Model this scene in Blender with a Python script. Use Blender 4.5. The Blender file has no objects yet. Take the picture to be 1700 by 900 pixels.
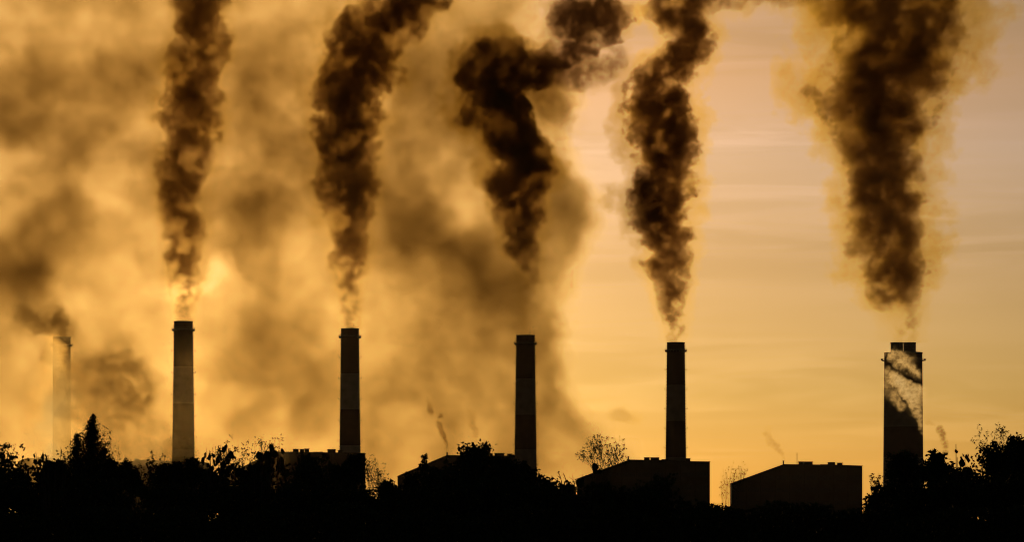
import bpy, bmesh, math, random, time
import numpy as np
from mathutils import Vector, Matrix
T0 = time.time()
S = bpy.context.scene
COL = S.collection
R = math.radians

# ------------------------------------------------------------------ camera
F = 4820.0          # focal length in photograph pixels (1700 wide)
HY = 868.0          # horizon row
CZ = 1.7
cd = bpy.data.cameras.new('camera'); cam = bpy.data.objects.new('camera', cd); COL.objects.link(cam)
cam.location = (0, 0, CZ); cam.rotation_euler = (R(90), 0, 0)
cd.sensor_width = 36; cd.lens = 36 * F / 1700; cd.shift_y = (HY - 450) / 1700
cd.clip_start = 0.5; cd.clip_end = 60000
S.camera = cam
def P(px, py, D):
    """the point at distance D that the photograph shows at column px, row py"""
    return Vector(((px - 850) / F * D, D, CZ + (HY - py) / F * D))

# ------------------------------------------------------------------ sky, sun, exposure
SUN_EL, SUN_AZ = 5.0, -6.2      # degrees above the horizon, right of the view direction (+Y)
w = bpy.data.worlds.new('World'); S.world = w; w.use_nodes = True
nt = w.node_tree; nt.nodes.clear()
def N(t, typ, **kw):
    n = t.nodes.new(typ)
    for k, v in kw.items():
        if k.startswith('i_'):
            n.inputs[int(k[2:])].default_value = v
        else:
            setattr(n, k, v)
    return n
def M(t, op, a, b=None, c=None, clamp=False):
    n = t.nodes.new('ShaderNodeMath'); n.operation = op; n.use_clamp = clamp
    for i, v in enumerate((a, b, c)):
        if v is None: continue
        if isinstance(v, (int, float)): n.inputs[i].default_value = v
        else: t.links.new(v, n.inputs[i])
    return n.outputs[0]
def V(t, op, a, b=None, s=None):
    n = t.nodes.new('ShaderNodeVectorMath'); n.operation = op
    for i, v in enumerate((a, b)):
        if v is None: continue
        if isinstance(v, (tuple, list)): n.inputs[i].default_value = v
        else: t.links.new(v, n.inputs[i])
    if s is not None:
        if isinstance(s, (int, float)): n.inputs['Scale'].default_value = s
        else: t.links.new(s, n.inputs['Scale'])
    return n.outputs['Value'] if op in ('LENGTH', 'DISTANCE', 'DOT_PRODUCT') else n.outputs['Vector']
def ramp(t, x, stops, interp='LINEAR'):
    n = t.nodes.new('ShaderNodeValToRGB'); n.color_ramp.interpolation = interp
    e = n.color_ramp.elements
    while len(e) < len(stops): e.new(0.5)
    for i, (p, c) in enumerate(stops):
        e[i].position = p; e[i].color = (c[0], c[1], c[2], 1) if not isinstance(c, (int, float)) else (c, c, c, 1)
    t.links.new(x, n.inputs[0]); return n.outputs[0]
def smooth(t, x, a, b):
    n = t.nodes.new('ShaderNodeMapRange'); n.interpolation_type = 'SMOOTHSTEP'
    for i, v in ((0, x), (1, a), (2, b)):
        if isinstance(v, (int, float)): n.inputs[i].default_value = v
        else: t.links.new(v, n.inputs[i])
    return n.outputs[0]

sky = N(nt, 'ShaderNodeTexSky', sky_type='NISHITA', sun_disc=False, sun_elevation=R(SUN_EL), sun_rotation=R(SUN_AZ),
        altitude=0, air_density=1.0, dust_density=1.0, ozone_density=1.0)
tc = nt.nodes.new('ShaderNodeTexCoord'); d = tc.outputs['Generated']
sx = nt.nodes.new('ShaderNodeSeparateXYZ'); nt.links.new(d, sx.inputs[0])
elev = sx.outputs[2]
# warm sunset air near the horizon, rosier and dimmer higher up
tint = ramp(nt, M(nt, 'MULTIPLY', elev, 3.0), [(0.0, (.72, .72, .80)), (0.135, (.79, .81, .87)), (0.27, (1.03, .95, 1.08)), (0.38, (1.47, 1.35, 1.75)), (0.46, (1.65, 1.32, 1.3)), (0.54, (1.6, 1.3, 1.25)), (.75, (.9, .68, .5)), (1.0, (.50, .36, .20))])
# thin high streaks of cirrus
az = M(nt, 'ARCTAN2', sx.outputs[0], sx.outputs[1])
cv = nt.nodes.new('ShaderNodeCombineXYZ')
nt.links.new(M(nt, 'MULTIPLY', az, 8.0), cv.inputs[0]); nt.links.new(M(nt, 'MULTIPLY', elev, 105.0), cv.inputs[1])
nz = N(nt, 'ShaderNodeTexNoise'); nz.inputs['Scale'].default_value = 1.0; nz.inputs['Detail'].default_value = 8
nz.inputs['Roughness'].default_value = .58; nz.inputs['Distortion'].default_value = 1.3
nt.links.new(cv.outputs[0], nz.inputs['Vector'])
big = N(nt, 'ShaderNodeTexNoise'); big.inputs['Scale'].default_value = .28; big.inputs['Detail'].default_value = 3; nt.links.new(cv.outputs[0], big.inputs['Vector'])
streak = M(nt, 'ADD', M(nt, 'MULTIPLY', M(nt, 'SUBTRACT', smooth(nt, nz.outputs[0], .38, .70), .5), smooth(nt, big.outputs[0], .36, .62)), .5)
cmix = nt.nodes.new('ShaderNodeMix'); cmix.data_type = 'RGBA'; cmix.blend_type = 'MULTIPLY'; cmix.inputs[0].default_value = 1
nt.links.new(sky.outputs[0], cmix.inputs[6]); nt.links.new(tint, cmix.inputs[7])
cm2 = nt.nodes.new('ShaderNodeMix'); cm2.data_type = 'RGBA'; cm2.blend_type = 'MULTIPLY'; cm2.inputs[0].default_value = 1
nt.links.new(cmix.outputs[2], cm2.inputs[6])
nt.links.new(ramp(nt, streak, [(0, (.90, .89, .82)), (1, (1.09, 1.10, 1.15))]), cm2.inputs[7])
lw = M(nt, 'MULTIPLY_ADD', M(nt, 'SINE', M(nt, 'MULTIPLY', az, 62.0)), .0022, .1045)
wob = N(nt, 'ShaderNodeTexNoise'); wob.inputs['Scale'].default_value = 1; nt.links.new(cv.outputs[0], wob.inputs['Vector'])
dl = M(nt, 'ABSOLUTE', M(nt, 'SUBTRACT', M(nt, 'MULTIPLY_ADD', wob.outputs[0], .004, elev), lw))
ln = M(nt, 'MULTIPLY', smooth(nt, dl, .0014, .0), M(nt, 'MULTIPLY', smooth(nt, az, .05, .09), smooth(nt, wob.outputs[0], .42, .55)))
lc = nt.nodes.new('ShaderNodeMix'); lc.data_type = 'RGBA'; lc.blend_type = 'MULTIPLY'
nt.links.new(ln, lc.inputs[0]); nt.links.new(cm2.outputs[2], lc.inputs[6]); lc.inputs[7].default_value = (1.18, 1.22, 1.38, 1); lc.clamp_result = False
bg = nt.nodes.new('ShaderNodeBackground'); nt.links.new(M(nt, 'MULTIPLY_ADD', M(nt, 'MULTIPLY', smooth(nt, az, .04, .18), smooth(nt, elev, .16, .07)), .017, .10), bg.inputs[1])
nt.links.new(lc.outputs[2], bg.inputs[0])
wo = nt.nodes.new('ShaderNodeOutputWorld'); nt.links.new(bg.outputs[0], wo.inputs[0])
w.cycles.sampling_method = 'MANUAL'; w.cycles.sample_map_resolution = 512

sl = bpy.data.lights.new('sun', 'SUN'); sun = bpy.data.objects.new('sun', sl); COL.objects.link(sun)
sl.energy = 5.0; sl.angle = R(0.5); sl.color = (1.0, .62, .26)
sd = Vector((math.sin(R(SUN_AZ)) * math.cos(R(SUN_EL)), math.cos(R(SUN_AZ)) * math.cos(R(SUN_EL)), math.sin(R(SUN_EL))))
sun.rotation_euler = sd.to_track_quat('Z', 'Y').to_euler()
sun.location = (0, 0, 50)
vs = S.view_settings; vs.view_transform = 'Standard'; vs.look = 'None'; vs.exposure = -2.0; vs.gamma = 1.0; vs.use_curve_mapping = False
S.display_settings.display_device = 'sRGB'
c = S.cycles
c.max_bounces = 4; c.diffuse_bounces = 1; c.glossy_bounces = 1; c.transmission_bounces = 2; c.volume_bounces = 0
c.transparent_max_bounces = 96; c.volume_step_rate = 2.2; c.volume_max_steps = 256
c.use_denoising = True; c.denoiser = 'OPENIMAGEDENOISE'; c.use_adaptive_sampling = False
c.sample_clamp_indirect = 4; c.filter_width = 1.25

# ------------------------------------------------------------------ materials
def newmat(name):
    m = bpy.data.materials.new(name); m.use_nodes = True; m.node_tree.nodes.clear(); return m
def surf(name, col, rough=.8, scale=.2, amt=.35, bump=0.0, bands=None, spec=.3):
    m = newmat(name); t = m.node_tree
    b = t.nodes.new('ShaderNodeBsdfPrincipled'); b.inputs['Roughness'].default_value = rough
    b.inputs['Specular IOR Level'].default_value = spec
    o = t.nodes.new('ShaderNodeOutputMaterial'); t.links.new(b.outputs[0], o.inputs[0])
    tcn = t.nodes.new('ShaderNodeTexCoord')
    n = t.nodes.new('ShaderNodeTexNoise'); n.inputs['Scale'].default_value = scale; n.inputs['Detail'].default_value = 5
    t.links.new(tcn.outputs['Object'], n.inputs['Vector'])
    lo = tuple(x * (1 - amt) for x in col); hi = tuple(min(1, x * (1 + amt)) for x in col)
    if bands:   # painted bands: [(height in m, colour)] from the bottom up
        s = t.nodes.new('ShaderNodeSeparateXYZ'); t.links.new(tcn.outputs['Object'], s.inputs[0])
        top = bands[-1][0]
        base = ramp(t, M(t, 'DIVIDE', s.outputs[2], top), [(h / top, cc) for h, cc in bands[:-1]], 'CONSTANT')
        mx = t.nodes.new('ShaderNodeMix'); mx.data_type = 'RGBA'; mx.blend_type = 'MULTIPLY'; mx.inputs[0].default_value = 1
        t.links.new(base, mx.inputs[6]); t.links.new(ramp(t, n.outputs[0], [(.3, 1 - amt), (.7, 1.0)]), mx.inputs[7])
        t.links.new(mx.outputs[2], b.inputs['Base Color'])
    else:
        t.links.new(ramp(t, n.outputs[0], [(.3, lo), (.7, hi)]), b.inputs['Base Color'])
    if bump:
        bp = t.nodes.new('ShaderNodeBump'); bp.inputs['Distance'].default_value = bump; bp.inputs['Strength'].default_value = .6
        t.links.new(n.outputs[0], bp.inputs['Height']); t.links.new(bp.outputs[0], b.inputs['Normal'])
    return m
MAT = dict(
    ground=surf('ground_soil', (.045, .045, .028), .95, .4, .4, .03),
    steel=surf('galvanised_steel', (.14, .13, .12), .6, 2.0, .3),
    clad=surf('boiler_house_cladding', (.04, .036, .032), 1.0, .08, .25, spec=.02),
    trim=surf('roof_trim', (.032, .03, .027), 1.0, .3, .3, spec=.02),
    glass=surf('dusty_glazing', (.03, .03, .03), .6, .5, .3, spec=.1),
    flue=surf('flue_lining', (.06, .055, .05), .85, .5, .4),
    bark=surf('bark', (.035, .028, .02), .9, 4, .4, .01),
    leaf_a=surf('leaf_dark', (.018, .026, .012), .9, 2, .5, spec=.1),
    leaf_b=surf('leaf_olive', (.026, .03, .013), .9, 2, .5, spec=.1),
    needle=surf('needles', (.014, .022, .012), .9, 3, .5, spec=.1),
)

# ------------------------------------------------------------------ object helpers
def link(o, parent=None):
    COL.objects.link(o)
    if parent: o.parent = parent
    return o
def tag(o, label=None, cat=None, group=None, kind=None):
    for k, v in (('label', label), ('category', cat), ('group', group), ('kind', kind)):
        if v: o[k] = v
    return o
def empty(name, loc, rz=0):
    o = bpy.data.objects.new(name, None); o.location = loc; o.rotation_euler = (0, 0, rz); o.empty_display_size = 1
    return link(o)
def bobj(name, bm, mat, parent=None, loc=None, smooth_=False):
    me = bpy.data.meshes.new(name); bm.to_mesh(me); bm.free()
    me.materials.append(mat)
    if smooth_:
        for p in me.polygons: p.use_smooth = True
    o = bpy.data.objects.new(name, me); link(o, parent)
    if loc is not None: o.location = loc
    return o
def pobj(name, verts, faces, mat, parent=None, loc=None):
    me = bpy.data.meshes.new(name); me.from_pydata([tuple(v) for v in verts], [], faces); me.update()
    me.materials.append(mat)
    o = bpy.data.objects.new(name, me); link(o, parent)
    if loc is not None: o.location = loc
    return o
def box(bm, x0, x1, y0, y1, z0, z1):
    v = [bm.verts.new((x, y, z)) for x in (x0, x1) for y in (y0, y1) for z in (z0, z1)]
    for f in ((0, 1, 3, 2), (4, 6, 7, 5), (0, 4, 5, 1), (2, 3, 7, 6), (0, 2, 6, 4), (1, 5, 7, 3)):
        bm.faces.new([v[i] for i in f])
def lathe(bm, prof, n=40, cx=0, cy=0):
    rings = []
    for r, z in prof:
        rings.append([bm.verts.new((cx + r * math.cos(2 * math.pi * i / n), cy + r * math.sin(2 * math.pi * i / n), z)) for i in range(n)])
    for a, b in zip(rings, rings[1:]):
        for i in range(n):
            bm.faces.new((a[i], a[(i + 1) % n], b[(i + 1) % n], b[i]))
def prism(bm, pts, y0, y1):
    """outline in x,z (anticlockwise seen from -y) given a depth"""
    a = [bm.verts.new((x, y0, z)) for x, z in pts]; b = [bm.verts.new((x, y1, z)) for x, z in pts]
    n = len(pts)
    bm.faces.new(a); bm.faces.new(b[::-1])
    for i in range(n): bm.faces.new((a[i], b[i], b[(i + 1) % n], a[(i + 1) % n]))
# ------------------------------------------------------------------ ground
bm = bmesh.new()
gx = [-5000, -1500, -400, -100, 100, 400, 1500, 5000]; gy = [-60, 40, 150, 400, 1200, 3000, 8000]
vv = [[bm.verts.new((x, y, 0)) for x in gx] for y in gy]
for j in range(len(gy) - 1):
    for i in range(len(gx) - 1):
        bm.faces.new((vv[j][i], vv[j][i + 1], vv[j + 1][i + 1], vv[j + 1][i]))
tag(bobj('ground', bm, MAT['ground']), kind='structure')

# ------------------------------------------------------------------ chimneys
WHC = (.26, .22, .18)
RED, WHT = (.04, .016, .011), (.12, .10, .085)
def chimney(cx, top, hw_t, hw_b, D, label, bands, rods=False, cage=False, detail=True):
    """tapering concrete stack: px column, px top row, half widths in px at the top and at the ground"""
    base = P(cx, HY, D); base.z = 0
    root = empty('chimney', base); tag(root, label, 'chimney', 'chimneys in a row behind the boiler houses')
    H = P(cx, top, D).z; rt = hw_t / F * D; rb = hw_b / F * D
    rad = lambda z: rb + (rt - rb) * (z / H) ** .9
    mat = surf('banded_concrete', RED, .85, .15, .35, bands=bands + [(H, RED)])
    bm = bmesh.new()
    zs = [H * i / 26 for i in range(27)]
    lathe(bm, [(rad(z), z) for z in zs] + [(rad(H) + .25, H), (rad(H) + .25, H - 1.2), ][:0], 48)
    # rim and inner lining
    lathe(bm, [(rt, H), (rt - .9, H + .02), (rt - .9, H - 12)], 48)
    bobj('shaft', bm, mat, root, smooth_=False)
    bm = bmesh.new(); lathe(bm, [(rt + .02, H - .9), (rt + .28, H - .9), (rt + .28, H + .1), (rt - .3, H + .1)], 48)
    bobj('rim', bm, MAT['flue'], root)
    # gallery below the mouth
    zg = H - 13 / F * D; rg = rad(zg)
    g = empty('gallery', (0, 0, 0)); g.parent = root
    bm = bmesh.new(); lathe(bm, [(rg + .05, zg - .35), (rg + 2.2, zg - .25), (rg + 2.2, zg), (rg + .05, zg)], 40)
    for k in range(20):
        a = 2 * math.pi * k / 20; 
        m0 = len(bm.verts); box(bm, rg, rg + 2.0, -.12, .12, zg - 1.6, zg - .3)
        bm.verts.ensure_lookup_table(); bmesh.ops.rotate(bm, cent=(0, 0, 0), matrix=Matrix.Rotation(a, 3, 'Z'), verts=bm.verts[m0:])
    bobj('deck', bm, MAT['steel'], g)
    bm = bmesh.new()
    for hz in (.6, 1.25): lathe(bm, [(rg + 2.05, zg + hz), (rg + 2.17, zg + hz), (rg + 2.17, zg + hz + .12), (rg + 2.05, zg + hz + .12), (rg + 2.05, zg + hz)], 40)
    for k in range(28):
        a = 2 * math.pi * k / 28
        m0 = len(bm.verts); box(bm, rg + 2.0, rg + 2.15, -.07, .07, zg, zg + 1.3)
        bm.verts.ensure_lookup_table(); bmesh.ops.rotate(bm, cent=(0, 0, 0), matrix=Matrix.Rotation(a, 3, 'Z'), verts=bm.verts[m0:])
    bobj('railing', bm, MAT['steel'], g)
    if not detail: return root
    for s in (-1, 1):       # ladders up both flanks
        bm = bmesh.new(); z = 8.0
        while z < H - 3:
            r0, r1 = rad(z), rad(min(z + 4, H))
            for yy in (-.28, .28):
                va = [bm.verts.new((s * (r + o), yy + q, zz)) for zz, r in ((z, r0), (min(z + 4, H), r1)) for o in (.42, .54) for q in (-.05, .05)]
                for f in ((0, 1, 5, 4), (2, 3, 7, 6), (0, 2, 6, 4), (1, 3, 7, 5)): bm.faces.new([va[i] for i in f])
            z += 4
        z = 8.0
        while z < H - 3:    # rungs and stand-offs
            r0 = rad(z); a, b = sorted((s * (r0 - .02), s * (r0 + (.95 if cage else .62))))
            box(bm, a, b, -.30, .30, z, z + (.45 if cage else .25)); z += 2.0 if cage else 3.2
        bobj('ladder', bm, MAT['steel'], root)
        z = zg - 19.5
        while z > 40:
            r0 = rad(z); a, b = sorted((s * (r0 + .0), s * (r0 + 2.0))); bm = bmesh.new()
            box(bm, a, b, -.9, .9, z - .25, z + .05)
            e0, e1 = sorted((s * (r0 + 1.8), s * (r0 + 2.0)))
            for yy in (-.85, .78): box(bm, e0, e1, yy, yy + .12, z + .05, z + 1.5)
            box(bm, e0, e1, -.73, .78, z + 1.3, z + 1.45)
            bobj('rest_platform', bm, MAT['steel'], root); z -= 19.5
    if rods:
        for k in range(6):
            a = 2 * math.pi * k / 6; bm = bmesh.new()
            lathe(bm, [(.16, H + .1), (.12, H + 3.4), (.02, H + 4.4)], 6, math.cos(a) * (rt - .45), math.sin(a) * (rt - .45))
            bobj('lightning_rod', bm, MAT['steel'], root)
    return root
def bnd(top, D, rows):
    """rows: [(px row of a band's top edge, colour)] from the top down -> [(height of its foot, colour)]"""
    H = CZ + (HY - top) / F * D; out = []
    for y, c in rows: out.append((CZ + (HY - y) / F * D, c))
    return [(max(0, h), c) for h, c in out]
D1, D2, D3, D4, D5, D0 = 2600, 2700, 2790, 2900, 2850, 3010
CH = {}
CH[1] = chimney(304.5, 534, 15.5, 20, D1, 'tall banded chimney with the brightest glow of sunlight just above its mouth', bnd(534, D1, [(HY, RED), (760, WHC), (748, RED), (672, WHC), (610, RED)]))
CH[2] = chimney(581, 546, 14.8, 19, D2, 'dark banded chimney rising above a long flat roof left of a bare twiggy tree', bnd(546, D2, [(HY, WHC), (741, RED), (681, WHC), (622, RED)]))
CH[3] = chimney(872.5, 557, 15.2, 20, D3, 'dark chimney with lightning rods on its rim and ladder rungs showing thickly on both sides', bnd(557, D3, [(HY, WHT), (748, RED), (690, WHT), (630, RED)]), rods=True, cage=True)
CH[4] = chimney(1122, 569, 14.8, 18.5, D4, 'nearly black slim chimney standing against clear pinkish sky on a flat roofed boiler house', bnd(569, D4, [(HY, WHT), (760, RED), (700, WHT), (640, RED)]))
CH[0] = chimney(102.5, 560, 14.5, 15.5, D0, 'faint chimney almost swallowed by smoke at the far left', bnd(560, D0, [(HY, WHT), (640, RED)]), detail=False)
# the wide one: a windshield with an inner flue standing out of its top
base = P(1499.5, HY, D5); base.z = 0
root = empty('chimney', base); tag(root, 'widest chimney, a broad shell with a narrower flue standing out of its top', 'chimney', 'chimneys in a row behind the boiler houses')
CH[5] = root
k = D5 / F; H = P(0, 586, D5).z; Hi = P(0, 569, D5).z
rt, rb = 31.5 * k, 33.8 * k; rad = lambda z: rb + (rt - rb) * z / H
wmat = surf('banded_concrete', RED, .85, .15, .35, bands=bnd(586, D5, [(HY, WHT), (760, RED), (710, WHT), (648, RED)]) + [(H, RED)])
bm = bmesh.new(); lathe(bm, [(rad(H * i / 26), H * i / 26) for i in range(27)] + [(rt - 1, H + .02), (1, H - .5)], 56); bobj('shaft', bm, wmat, root)
bm = bmesh.new(); lathe(bm, [(rt + .03, H - 1.2), (rt + .35, H - 1.2), (rt + .35, H + .15), (rt - .4, H + .15)], 56); bobj('rim', bm, MAT['flue'], root)
for s in (-1, 1):
    bm = bmesh.new(); r_ = 10.4 * k
    lathe(bm, [(r_, H - 2), (r_, Hi - 1.0), (r_ + .25, Hi - 1.0), (r_ + .25, Hi), (r_ - .5, Hi), (r_ - .5, Hi - 6)], 32, s * (r_ + .15), 0); bobj('flue', bm, MAT['flue'], root)
zg = P(0, 599, D5).z; rg = rad(zg)
g = empty('gallery', (0, 0, 0)); g.parent = root
bm = bmesh.new(); lathe(bm, [(rg + .05, zg - .5), (rg + 2.2, zg - .3), (rg + 2.2, zg), (rg + .05, zg)], 48); bobj('deck', bm, MAT['steel'], g)
bm = bmesh.new()
for hz in (.7, 1.4): lathe(bm, [(rg + 2.05, zg + hz), (rg + 2.2, zg + hz), (rg + 2.2, zg + hz + .13), (rg + 2.05, zg + hz + .13), (rg + 2.05, zg + hz)], 48)
for q in range(32):
    a = 2 * math.pi * q / 32; m0 = len(bm.verts); box(bm, rg + 2.0, rg + 2.15, -.07, .07, zg, zg + 1.5)
    bm.verts.ensure_lookup_table(); bmesh.ops.rotate(bm, cent=(0, 0, 0), matrix=Matrix.Rotation(a, 3, 'Z'), verts=bm.verts[m0:])
bobj('railing', bm, MAT['steel'], g)
for s in (-1, 1):
    a, b = sorted((s * (rg + 1.4), s * (rg + 3.4))); bm = bmesh.new()
    box(bm, a, b, -.8, .8, zg, zg + 1.9); bobj('floodlight', bm, MAT['steel'], root)

# ------------------------------------------------------------------ boiler houses
def boiler_house(out, D, depth, label, vents, pipe=None, mast=None, windows=True):
    """out: outline of the gable end in photograph px, from bottom left over the roof to bottom right"""
    x0 = out[0][0]; base = P(x0, HY, D); base.z = 0
    root = empty('boiler_house', base); tag(root, label, 'building', 'boiler houses in a row')
    q = lambda px, py: ((px - x0) / F * D, CZ + (HY - py) / F * D)
    pts = [q(*p) for p in out]; pts = [(pts[0][0], 0)] + pts + [(pts[-1][0], 0)]
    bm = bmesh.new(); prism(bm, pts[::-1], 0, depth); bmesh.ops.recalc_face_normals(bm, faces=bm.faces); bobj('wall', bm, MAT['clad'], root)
    # roof sheet standing proud of the walls, following the outline
    rp = pts[1:-1]; bm = bmesh.new()
    up = [(x, z + .55) for x, z in rp]; up[0] = (up[0][0] - .5, up[0][1]); up[-1] = (up[-1][0] + .5, up[-1][1])
    lo = [(x, z + .003) for x, z in rp]; lo[0] = (lo[0][0] - .5, lo[0][1]); lo[-1] = (lo[-1][0] + .5, lo[-1][1])
    prism(bm, lo + up[::-1], -.5, depth + .5); bmesh.ops.recalc_face_normals(bm, faces=bm.faces)
    roof = bobj('roof', bm, MAT['trim'], root)
    W = pts[-1][0]; Hm = rp[-1][1]
    n = 9; bm = bmesh.new()
    for i in range(n + 1):                      # pilasters
        x = W * i / n; zt = np.interp(x, [p[0] for p in rp], [p[1] for p in rp]) - .6
        box(bm, max(0, x - .5), min(W, x + .5), -.45, -.003, 0, zt)
    bobj('pilaster_row', bm, MAT['trim'], root)
    if windows:
        for lvl in (.32, .55, .76):
            i0 = 0
            for i in range(n):
                x0_, x1_ = W * i / n + 1.6, W * (i + 1) / n - 1.6
                zt = min(np.interp(x0_, [p[0] for p in rp], [p[1] for p in rp]), np.interp(x1_, [p[0] for p in rp], [p[1] for p in rp]))
                if Hm * lvl + 5 > zt - 2: continue
                bm = bmesh.new(); box(bm, x0_, x1_, -.12, -.004, Hm * lvl, Hm * lvl + 4.4)
                fr = bobj('window', bm, MAT['glass'], root)
                bm = bmesh.new()
                for j in range(6):
                    xx = x0_ + (x1_ - x0_) * j / 5; box(bm, xx - .09, xx + .09, -.2, -.122, Hm * lvl, Hm * lvl + 4.4)
                bobj('window_bars', bm, MAT['trim'], fr)
    for (a, b, top, dd) in vents:
        xa, zt = q(a, top); xb, _ = q(b, top); zb = np.interp((xa + xb) / 2, [p[0] for p in rp], [p[1] for p in rp]) + .5
        bm = bmesh.new(); box(bm, xa, xb, dd, dd + max(4.5, (xb - xa)), zb, zt - .4)
        box(bm, xa - .35, xb + .35, dd - .35, dd + max(4.5, xb - xa) + .35, zt - .4, zt)
        bobj('roof_vent', bm, MAT['trim'], root)
    if pipe:
        x, zt = q(*pipe); zb = np.interp(x, [p[0] for p in rp], [p[1] for p in rp])
        bm = bmesh.new(); lathe(bm, [(.75, zb - .3), (.75, zt - .5), (.95, zt - .5), (.95, zt), (.5, zt), (.5, zt - 2)], 14, x, 6); bobj('exhaust_pipe', bm, MAT['steel'], root)
    if mast:
        x, zt = q(*mast); zb = np.interp(x, [p[0] for p in rp], [p[1] for p in rp])
        bm = bmesh.new(); lathe(bm, [(.3, zb), (.2, zt - 2), (.08, zt)], 6, x, 8)
        box(bm, x - .8, x + .8, 7.95, 8.05, zt - 2.3, zt - 2.1); bobj('mast', bm, MAT['steel'], root)
    return root
boiler_house([(30, 768), (44, 762), (118, 761)], 2700, 50, 'low hazy flat roofed building in the smoke left of the conifer', [(60, 66, 759, 5)], windows=False)
boiler_house([(185, 790), (215, 768), (238, 765), (318, 768), (334, 768)], 2580, 60, 'hazy boiler house in the smoke under the leftmost banded chimney', [(222, 229, 762, 5), (240, 246, 762, 9)])
boiler_house([(362, 797), (455, 751), (512, 752), (604.5, 753.5)], 2640, 24, 'boiler house with a brownish flat roof carrying five square vents behind the thick leaf heads',
             [(485.5, 494.5, 745.5, 5), (496.5, 503.5, 745.5, 9), (505, 512, 745, 5), (543, 556, 746, 5), (519, 533, 750, 12), (560, 567, 747.5, 10)])
boiler_house([(660, 792), (742, 757), (800, 757.5), (880, 758.5)], 2840, 40, 'boiler house with a thin smoking pipe on its ridge behind the dark round crown',
             [(821, 837, 752.5, 5), (842, 850, 753.5, 6), (775, 790, 754, 8)], pipe=(742, 751))
boiler_house([(959, 796), (1045, 764.5), (1100, 765), (1140, 767), (1178.5, 767.5)], 2860, 30, 'boiler house with a stubby ridge pipe and the nearly black chimney on its roof',
             [(1070, 1079, 759.5, 5), (1081, 1095, 759.5, 7), (1100, 1110, 762.5, 12), (1140, 1147, 761, 8)], pipe=(1043.5, 758))
boiler_house([(1214.5, 804), (1302, 772), (1390, 773), (1431.5, 774.5)], 2920, 20, 'black boiler house with a tall thin mast and no chimney above it',
             [(1327, 1334.5, 766.5, 5), (1336, 1350.5, 766.5, 7), (1376, 1387.5, 767.5, 5), (1391.5, 1400, 768.5, 6), (1365, 1376, 771, 12)], pipe=(1301.5, 765), mast=(1324.5, 751))

# ------------------------------------------------------------------ plants
def leaves(pts, size, rng, flat=.0, asp=.55, dirs=None):
    """one small folded leaf per point: returns verts, faces"""
    n = len(pts); pts = np.asarray(pts, float)
    u = rng.normal(size=(n, 3)) if dirs is None else dirs + rng.normal(size=(n, 3)) * .25
    u /= np.linalg.norm(u, axis=1, keepdims=True) + 1e-9
    t = rng.normal(size=(n, 3)); v = np.cross(u, t); v /= np.linalg.norm(v, axis=1, keepdims=True) + 1e-9
    w_ = np.cross(u, v)
    s = (size * rng.uniform(.6, 1.35, n))[:, None]
    if flat:      # round, six-sided leaf
        ang = [0, .9, 2.1, math.pi, -2.1, -.9]; rad_ = [1, .95, .8, 1.0, .8, .95]
        vs_ = [pts + s * (u * math.cos(a) * r + v * math.sin(a) * r * asp * 1.35 + w_ * .12 * (1 if i % 2 else -1)) for i, (a, r) in enumerate(zip(ang, rad_))]
    else:
        vs_ = [pts - u * s * .1, pts + u * s * .5 + v * s * asp * .7 + w_ * s * .12, pts + u * s * 1.1, pts + u * s * .5 - v * s * asp * .7 + w_ * s * .12]
    m = len(vs_); V_ = np.stack(vs_, 1).reshape(-1, 3)
    Fc = np.arange(n * m).reshape(n, m)
    return V_, Fc
def fast_mesh(name, V_, Fc, mat):
    me = bpy.data.meshes.new(name); n, m = Fc.shape
    me.vertices.add(len(V_)); me.vertices.foreach_set('co', V_.astype(np.float32).ravel())
    me.loops.add(n * m); me.loops.foreach_set('vertex_index', Fc.astype(np.int32).ravel())
    me.polygons.add(n); me.polygons.foreach_set('loop_start', np.arange(0, n * m, m, dtype=np.int32))
    me.update(calc_edges=True); me.materials.append(mat); return me
def limb(V_, Fc, a, b, ra, rb, sides=4):
    d_ = np.array(b) - np.array(a); L = np.linalg.norm(d_)
    if L < 1e-6: return
    d_ /= L; t = np.array((1, 0, 0)) if abs(d_[2]) > .7 else np.array((0, 0, 1)); x = np.cross(d_, t); x /= np.linalg.norm(x); y = np.cross(d_, x)
    i0 = len(V_)
    for p, r in ((a, ra), (b, rb)):
        for k_ in range(sides):
            th = 2 * math.pi * k_ / sides; V_.append(np.array(p) + (x * math.cos(th) + y * math.sin(th)) * r)
    for k_ in range(sides): Fc.append((i0 + k_, i0 + (k_ + 1) % sides, i0 + sides + (k_ + 1) % sides, i0 + sides + k_))
PLANTS = []
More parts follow.
